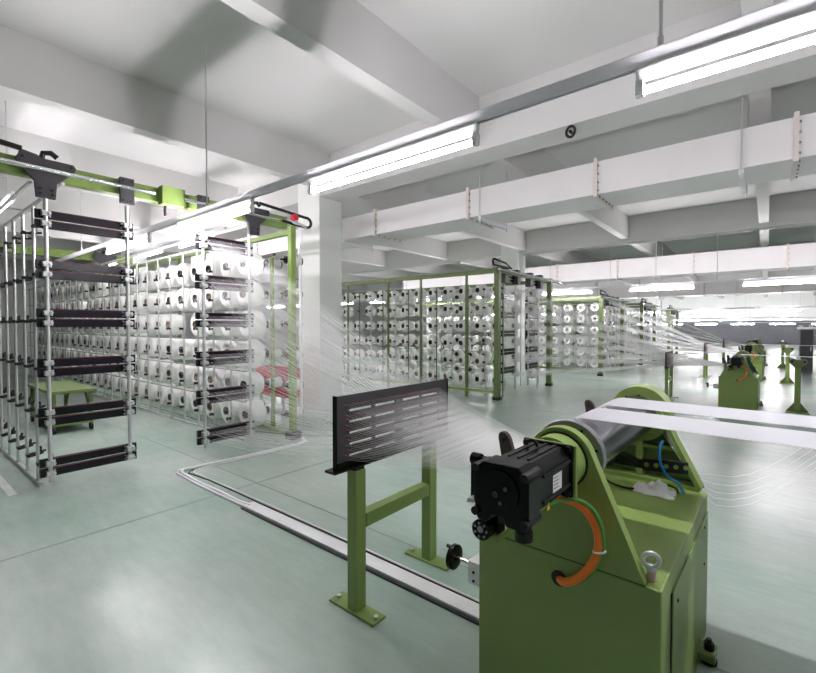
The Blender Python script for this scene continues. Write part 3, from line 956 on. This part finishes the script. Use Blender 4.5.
    MB().cyl((hc.x, -0.0015, hc.z), (hc.x, 0.001, hc.z), 0.017, 16).build('cable_hole', 'rubber', t)

    def smooth(pts, n=5):
        out = []
        for i in range(len(pts) - 1):
            p0, p1, p2, p3 = (Vector(pts[max(i - 1, 0)]), Vector(pts[i]), Vector(pts[i + 1]), Vector(pts[min(i + 2, len(pts) - 1)]))
            for k in range(n):
                s = k / n
                out.append(0.5 * (2 * p1 + (p2 - p0) * s + (2 * p0 - 5 * p1 + 4 * p2 - p3) * s * s + (3 * p1 - p0 - 3 * p2 + p3) * s ** 3))
        out.append(Vector(pts[-1]))
        return out
    oc = [P(540, 492, 1.27), P(556, 497, 1.33), P(573, 501, 1.385), P(588, 512, 1.40), P(598, 530, 1.40), P(599, 550, 1.40), P(590, 568, 1.40), P(577, 579, 1.41), P(566, 582, 1.425), (hc.x + 0.004, 0.0, hc.z - 0.004), (hc.x, 0.02, hc.z)]
    MB().tube(smooth(oc), 0.0135, 10).build('orange_cable', 'orange', t)
    gc = [(AX + 0.035, -0.335, AZ - 0.10), P(526, 519, 1.16), P(537, 511, 1.22), P(553, 503, 1.30), P(572, 499, 1.37), P(590, 506, 1.40), P(601, 523, 1.40), P(604, 545, 1.40), P(597, 566, 1.405), P(583, 580, 1.415), P(570, 583, 1.43), (hc.x + 0.008, 0.005, hc.z - 0.008), (hc.x + 0.004, 0.02, hc.z)]
    MB().tube(smooth(gc), 0.0065, 8).build('green_cable', 'cablegreen', t)
    sl = smooth(gc[0:4], 4)
    MB().tube(sl[3:9], 0.0085, 8).build('cable_sleeve', 'alu', t)
    tp = Vector(P(600, 551, 1.40))
    MB().tube([tp + Vector((0.018 * math.cos(a), -0.006 * math.sin(a) * 2.6, 0.004 * math.cos(a))) for a in [k * math.pi / 6 for k in range(12)]], 0.0032, 6, True).build('cable_tie', 'white', t)
    # eyebolt
    ex, ey = 0.268, 0.045
    MB().cyl((ex, ey, ZT), (ex, ey, ZT + 0.035), 0.013, 12).build('bolt_stub', 'peach', t)
    eb = MB().tube([(ex + 0.021 * math.cos(a), ey - 0.005 + 0.008 * math.cos(a), ZT + 0.066 + 0.021 * math.sin(a)) for a in [k * math.pi / 12 for k in range(24)]], 0.0068, 10, True)
    eb.cyl((ex, ey, ZT + 0.033), (ex, ey, ZT + 0.047), 0.015, 12)
    eb.build('eyebolt', 'steel', t)
    # hand wheel on its block
    MB().box(-0.40, -0.30, 0.06, 0.16, 0.36, 0.45).build('gear_block', 'white', t, smooth=0, bevel=0.003)
    hw = MB().cyl((-0.50, 0.11, 0.41), (-0.40, 0.11, 0.41), 0.008, 8)
    hw.build('wheel_shaft', 'chrome', t)
    MB().lathe([(0.012, -0.51), (0.045, -0.512), (0.052, -0.507), (0.052, -0.490), (0.045, -0.486), (0.012, -0.488)], (0, 0.11, 0.41), (1, 0, 0), 24).build('hand_wheel', 'black', t)
    MB().cyl((-0.535, 0.11, 0.447), (-0.51, 0.11, 0.447), 0.008, 8).build('wheel_grip', 'black', t)
    MB().cyl((-0.4005, 0.085, 0.39), (-0.4045, 0.085, 0.39), 0.007, 8).cyl((-0.37, 0.0595, 0.375), (-0.37, 0.0565, 0.375), 0.006, 8).cyl((-0.37, 0.0595, 0.41), (-0.37, 0.0565, 0.41), 0.006, 8).build('block_bolt', 'blackm', t)
    # levelling foot
    MB().box(0.305, 0.37, 0.70, 0.79, 0.025, 0.055).build('foot_bracket', 'greendk', t, smooth=0)
    MB().cyl((0.345, 0.745, 0.0), (0.345, 0.745, 0.10), 0.010, 8).cyl((0.345, 0.745, 0.055), (0.345, 0.745, 0.085), 0.019, 8).cyl((0.345, 0.745, 0.0), (0.345, 0.745, 0.02), 0.03, 12).build('levelling_foot', 'blackm', t)
    # blue hose and black cable on the top
    bl = [P(658, 440, 2.25), P(655, 447, 2.22), P(656, 462, 2.2), P(663, 475, 2.22), P(673, 482, 2.3), P(679, 493, 2.3)]
    bl = [Vector((v[0], v[1], max(v[2], ZT + 0.008))) for v in bl]
    MB().tube(smooth(bl), 0.0065, 8).build('blue_hose', 'blue', t)
    bk = [(-0.10, 0.82, 0.75), (-0.09, 0.80, 0.66), (0.0, 0.80, ZT + 0.01), (0.08, 0.86, ZT + 0.008), (0.15, 0.90, ZT + 0.03), (0.19, 0.93, ZT + 0.012), (0.2, 0.9, ZT + 0.006)]
    MB().tube(smooth(bk), 0.005, 8).build('black_cable', 'rubber', t)
    t.rotation_euler.z = math.radians(-1.4)
    return t


m1 = machine(True)
m1['label'] = 'green roller machine with black motor, orange cable loop and crumpled rag on top'
for (p, s, lab) in (((-0.37, 9.27, 0), 0.86, 'lone green roller machine with its peaked cabinet, beyond the white tapes'),
                    ((-0.34, 14.2, 0), 0.88, 'farther green roller machine, half hidden behind the lone peaked one'),
                    ((-0.30, 19.3, 0), 0.88, 'farthest green roller machine, before the dark end wall')):
    c = copy_tree(m1, None, p)
    c.scale = (s, s, s)
    c['label'] = lab

# crumpled rag on the machine
def rag():
    cx, cy, z0 = -0.395, 2.30, ZT + 0.001
    n, m_ = 16, 12
    top, bot = [], []
    for i in range(n + 1):
        for j in range(m_ + 1):
            u, v = i / n * 2 - 1, j / m_ * 2 - 1
            x = u * 0.082 + 0.008 * math.sin(7 * v + 1)
            y = v * 0.058 + 0.006 * math.sin(6 * u)
            e = max(0, 1 - abs(u) ** 3) * max(0, 1 - abs(v) ** 3)
            hgt = 0.006 + e * (0.026 + 0.014 * math.sin(5.1 * u + 2 * v) + 0.012 * math.sin(8 * v - 3 * u + 1) + 0.008 * math.sin(13 * u + 5 * v))
            top.append((cx + x, cy + y, z0 + max(hgt, 0.004)))
            bot.append((cx + x, cy + y, z0))
    k = len(top)
    fs = []
    idx = lambda i, j: i * (m_ + 1) + j
    for i in range(n):
        for j in range(m_):
            fs.append((idx(i, j), idx(i + 1, j), idx(i + 1, j + 1), idx(i, j + 1)))
            fs.append((k + idx(i, j), k + idx(i, j + 1), k + idx(i + 1, j + 1), k + idx(i + 1, j)))
    ring = [idx(i, 0) for i in range(n + 1)] + [idx(n, j) for j in range(1, m_ + 1)] + [idx(i, m_) for i in range(n - 1, -1, -1)] + [idx(0, j) for j in range(m_ - 1, 0, -1)]
    for a, b in zip(ring, ring[1:] + ring[:1]):
        fs.append((a, b, k + b, k + a))
    return MB().add(top + bot, fs).build('cleaning_rag', 'rag', smooth=60)


tag(rag(), 'crumpled white rag lying on the green machine top', 'rag')


# ------------------------------------------------------------------ tapes and their posts
def tape(y0, y1, z, x1, oy, ox, s, label, lift=0.0):
    """ribbon that comes up round the roller and runs off level"""
    R = (0.095 + 0.0025 + lift) * s
    cx, cz = ox, AZ * s
    path = []
    for k in range(15):
        a = math.radians(200 - (200 - 90) * k / 14)
        path.append((cx + R * math.cos(a), cz + R * math.sin(a)))
    path += [(cx + (x1 - cx) * q, cz + R - 0.004 * math.sin(math.pi * q)) for q in (0.1, 0.25, 0.4, 0.55, 0.7, 0.85, 1.0)]
    vs, fs = [], []
    for (x, zz) in path:
        for (y, dz) in ((y0, 0), (y1, 0), (y1, -0.0018), (y0, -0.0018)):
            vs.append((x, y, zz + dz))
    n = len(path)
    for i in range(n - 1):
        for k in range(4):
            fs.append((i * 4 + k, i * 4 + (k + 1) % 4, (i + 1) * 4 + (k + 1) % 4, (i + 1) * 4 + k))
    fs += [(3, 2, 1, 0), tuple((n - 1) * 4 + k for k in range(4))]
    o = MB().add(vs, fs).build('white_tape', 'tape', smooth=40)
    return tag(o, label, 'tape', 'white tapes drawn off the rollers')


tape(1.70, 1.96, 0, 3.0, 0, OX, 1.0, 'wide white tape over the front half of the dark roller')
tape(2.05, 2.31, 0, 3.0, 0, OX, 1.0, 'wide white tape over the dark roller beside the green bearing housing')
tape(9.45, 9.70, 0, 3.0, 0, -0.37, 0.86, 'white tape running off the lone peaked green machine')
tape(14.4, 14.65, 0, 3.0, 0, -0.34, 0.88, 'white tape running off the farther green machine')


def tape_post(loc, s, label):
    t = empty('tape_post', loc, label, 'post', 'posts carrying the tapes')
    MB().box(-0.045, 0.045, -0.045, 0.045, 0.01, 0.86).build('post', 'green', t, smooth=0, bevel=0.004)
    MB().box(-0.17, 0.17, -0.17, 0.17, 0, 0.012).build('foot_plate', 'green', t, smooth=0)
    g = MB()
    for s1 in (-1, 1):
        g.prism([(s1 * 0.045, 0.012), (s1 * 0.165, 0.012), (s1 * 0.045, 0.18)], lambda a, b, q: (a, q, b), -0.006, 0.006)
        g.prism([(s1 * 0.045, 0.012), (s1 * 0.165, 0.012), (s1 * 0.045, 0.18)], lambda a, b, q: (q, a, b), -0.006, 0.006)
    g.build('gusset', 'greendk', t, smooth=0)
    for q0 in (-0.06, 0.33):
        MB().prism([(-0.045, 0.84), (0.045, 0.84), (0.13, 0.93), (0.13, 0.99), (-0.13, 0.99), (-0.13, 0.93)], lambda a, b, q: (a, q, b), q0, q0 + 0.015).build('head_cheek', 'greendk', t, smooth=0)
    MB().box(-0.045, 0.045, -0.045, 0.33, 0.83, 0.86).build('head_base', 'greendk', t, smooth=0)
    MB().cyl((0, -0.045, 1.01), (0, 0.33, 1.01), 0.038, 20).build('head_roller', 'steel', t)
    MB().cyl((0.09, -0.07, 0.96), (0.09, 0.33, 0.96), 0.022, 12).cyl((-0.09, -0.07, 0.96), (-0.09, 0.33, 0.96), 0.022, 12).build('guide_roller', 'blackm', t)
    t.scale = (s, s, s)
    return t


tp0 = tape_post((0.40, 9.52, 0), 0.86, 'green post with flared foot carrying the tape of the lone peaked machine')
for (p, s, lab) in (((0.40, 14.1, 0), 0.88, 'green flared post standing beside the farther green machine'), ((0.42, 19.2, 0), 0.88, 'farthest green flared post, before the dark end wall'),
                    ((2.2, 1.70, 0), 1.0, 'green flared post carrying the two near wide tapes')):
    c = copy_tree(tp0, None, p)
    c.scale = (s, s, s)
    c['label'] = lab

# dark cabinet far off
cb = empty('dark_cabinet', (0.93, 17.8, 0), 'tall dark control cabinet standing far off before the end wall', 'cabinet')
MB().box(-0.15, 0.15, 0, 0.3, 0.0, 1.30).build('body', 'darkwall', cb, smooth=0, bevel=0.01)
MB().box(-0.135, 0.135, -0.015, 0, 0.06, 1.27).build('door', 'bracket', cb, smooth=0)
MB().box(0.09, 0.105, -0.03, -0.015, 0.65, 0.78).build('handle', 'steel', cb, smooth=0)
MB().box(-0.2, 0.2, 0.02, 0.28, 1.30, 1.37).cyl((-0.12, 0.15, 1.37), (-0.12, 0.15, 1.43), 0.05, 10).cyl((0.1, 0.15, 1.37), (0.1, 0.15, 1.45), 0.05, 10).build('fan_top', 'zinc', cb)


# ------------------------------------------------------------------ threads
def threads(name, segs, r, label, m='thread'):
    vs, fs = [], []
    for pts in segs:
        k = len(vs)
        for i, p in enumerate(pts):
            p = Vector(p)
            d = (Vector(pts[min(i + 1, len(pts) - 1)]) - Vector(pts[max(i - 1, 0)])).normalized()
            s = d.cross(Vector((0, 0, 1))).normalized()
            u = s.cross(d)
            for a in (90, 210, 330):
                q = math.radians(a)
                vs.append(p + s * (r * math.cos(q)) + u * (r * math.sin(q)))
        for i in range(len(pts) - 1):
            for j in range(3):
                fs.append((k + i * 3 + j, k + i * 3 + (j + 1) % 3, k + i * 3 + 3 + (j + 1) % 3, k + i * 3 + 3 + j))
    me = bpy.data.meshes.new(name)
    me.from_pydata([tuple(v) for v in vs], [], fs)
    me.materials.append(M[m])
    o = bpy.data.objects.new(name, me)
    C.objects.link(o)
    return tag(o, label, 'threads', kind='stuff')


seg1, seg2 = [], []
nb = 12
for b in range(nb):
    zb = BARZ[b // 2] - 0.155 + 0.036 + (0.083 if b % 2 == 0 else 0)
    for k in range(30):
        u = (k + random.uniform(-0.3, 0.3)) / 29
        p = (XC + 0.015, 2.30 + 0.48 * min(max(u, 0), 1), zb)
        yb = 1.80 - 0.38 + 0.78 * min(max((k + 0.5 * (b % 2)) / 30, 0), 1)
        zbd = 1.03 - 0.27 * b / (nb - 1)
        q = (-1.553, yb, zbd)
        mid = (Vector(p) + Vector(q)) / 2 - Vector((0, 0, 0.025 + random.uniform(0, 0.03)))
        seg1.append([p, mid, q])
        # from the bobbins to the bar
        e = (-0.73 - 0.02, 1.52 + 0.38 * (yb - 1.42) / 0.78, 0.862 - 0.03 * b / nb)
        seg2.append([q, (Vector(q) + Vector(e)) / 2 - Vector((0, 0, 0.004)), e])
threads('thread_sheet', seg1, 0.00055, 'wide veil of fine white threads from the creel to the black board')
threads('thread_sheet', seg2, 0.00042, 'dense veil of white threads from the black board to the roller machine')
seg = []
for k in range(110):                        # threads running along the loaded row to the bars
    r = random.randrange(6)
    x = -5.0 - 0.43 * random.randrange(14)
    b = random.randrange(12)
    zb = BARZ[b // 2] - 0.155 + 0.036 + (0.083 if b % 2 == 0 else 0)
    seg.append([(x, YL - 0.09, ROWZ[r] - 0.12), (XC - 0.04, 2.32 + 0.45 * random.random(), zb)])
threads('thread_sheet', seg, 0.0005, 'loose fine threads running past the fat bobbins to the guide bars')

# far thread fans: from each far creel to its board
for (xf, y0, y1, sx, sy, s, lab) in ((-4.04, 7.9, 9.5, -1.45, 9.75, 0.85, 'fan of white threads from the second creel to its yarn board'),
                                 (-3.6, 13.4, 15.1, -1.30, 14.6, 0.87, 'fan of white threads from the third creel to its yarn board'),
                                 (-3.5, 18.0, 19.6, -1.20, 19.6, 0.87, 'fan of white threads from the fourth creel to its yarn board')):
    seg = []
    for r in range(6):
        for k in range(34):
            a = Vector((xf, y0 + (y1 - y0) * k / 33, 0.38 + 0.345 * r + 0.05 * (k % 2)))
            b = Vector((sx, sy + (-0.38 + 0.76 * k / 33) * s, (0.77 + 0.05 * r) * s))
            seg.append([a, (a + b) / 2 - Vector((0, 0, 0.03)), b])
            e = Vector((-0.55, sy - 0.3 + 0.35 * k / 33, 0.83 * s))
            if k % 3 == 0:
                seg.append([b, e])
    threads('thread_sheet', seg, 0.0016, lab)

# loose threads hanging beside the machine
seg = []
for k, (dy, r0) in enumerate(((0, 0), (8, 0), (14, 1), (21, 1), (-9, 0))):
    a = Vector((-0.40 + 0.012 * k, 2.24 + 0.01 * k, 0.99))
    arc = [(690, 474 + dy * 0.4), (700, 479 + dy * 0.6), (715, 484 + dy), (732, 486 + dy), (750, 483 + dy), (770, 475 + dy), (792, 463 + dy), (818, 446 + dy), (850, 420 + dy)]
    seg.append([a] + [at(x, y, Y=2.50 + 0.02 * k) for x, y in arc])
threads('loose_threads', seg, 0.00055, 'few loose white threads sagging from the machine under the wide tapes')

# ------------------------------------------------------------------ cable tray on the floor
tr = empty('cable_tray', (0, 0, 0), 'white floor cable tray running beneath the black board stand', 'cable tray')
MB().box(-3.10, -0.87, 1.79, 1.885, 0.0, 0.026).build('tray_cover', 'white', tr, smooth=0, bevel=0.003)
MB().box(-3.10, -0.87, 1.775, 1.79, 0.0, 0.012).build('tray_edge', 'bracket', tr, smooth=0)
def bundle(pts, r, m, label):
    o = MB().tube(pts, r, 6).build('floor_cable', m)
    return tag(o, label, 'cable')
jit = lambda: random.uniform(-0.008, 0.008)
for k, (dy, r, m, lab) in enumerate(((0.0, 0.013, 'white', 'thick white cable lying along the floor to the green creel post'),
                                 (0.045, 0.005, 'rubber', 'thin black cable lying beside the white floor cables'),
                                 (-0.03, 0.009, 'trunk', 'thin grey cable on the floor turning towards the creel'),
                                 (0.075, 0.007, 'white', 'thin white cable lying outside the black floor cable'))):
    pts = [(-0.88, 1.90 + dy * 0.3, r)] if dy > 0.02 else [(-3.05, 1.83 + dy, 0.01 + r)]
    xs = [-1.6, -2.3, -3.0, -3.5, -3.9] if dy > 0.02 else [-3.2, -3.5, -3.9]
    for x in xs:
        pts.append((x, 1.90 + dy * 0.5 + jit() if dy > 0.02 else 1.83 + dy + jit(), r))
    pts += [(-4.28 + dy, 1.85 + dy, r), (-4.34 + dy, 1.90 + dy, r), (-4.33 + dy * 0.6, 2.1, r), (-4.29 + dy * 0.5 + jit(), 2.5, r), (-4.27 + dy * 0.5, 2.9, r), (-4.26 + dy * 0.4, 3.15, r), (-4.30, 3.30 + dy * 0.4, r), (-4.44 - 0.01 * k, 3.385 + dy * 0.2, r)]
    bundle(pts, r, m, lab)
# spare lamp above the bare side of the creel
lo = lamp(-8.3, 1.10, 2.98, 'lit white tube lamp hung high over the bare creel poles')
MB().cyl((0.35, 0, 0), (0.35, 0, ZC - 3.0), 0.006, 8).build('hanger_rod', 'zinc', lo)
MB().cyl((1.1, 0, 0), (1.1, 0, ZC - 3.0), 0.006, 8).build('hanger_rod', 'zinc', lo)
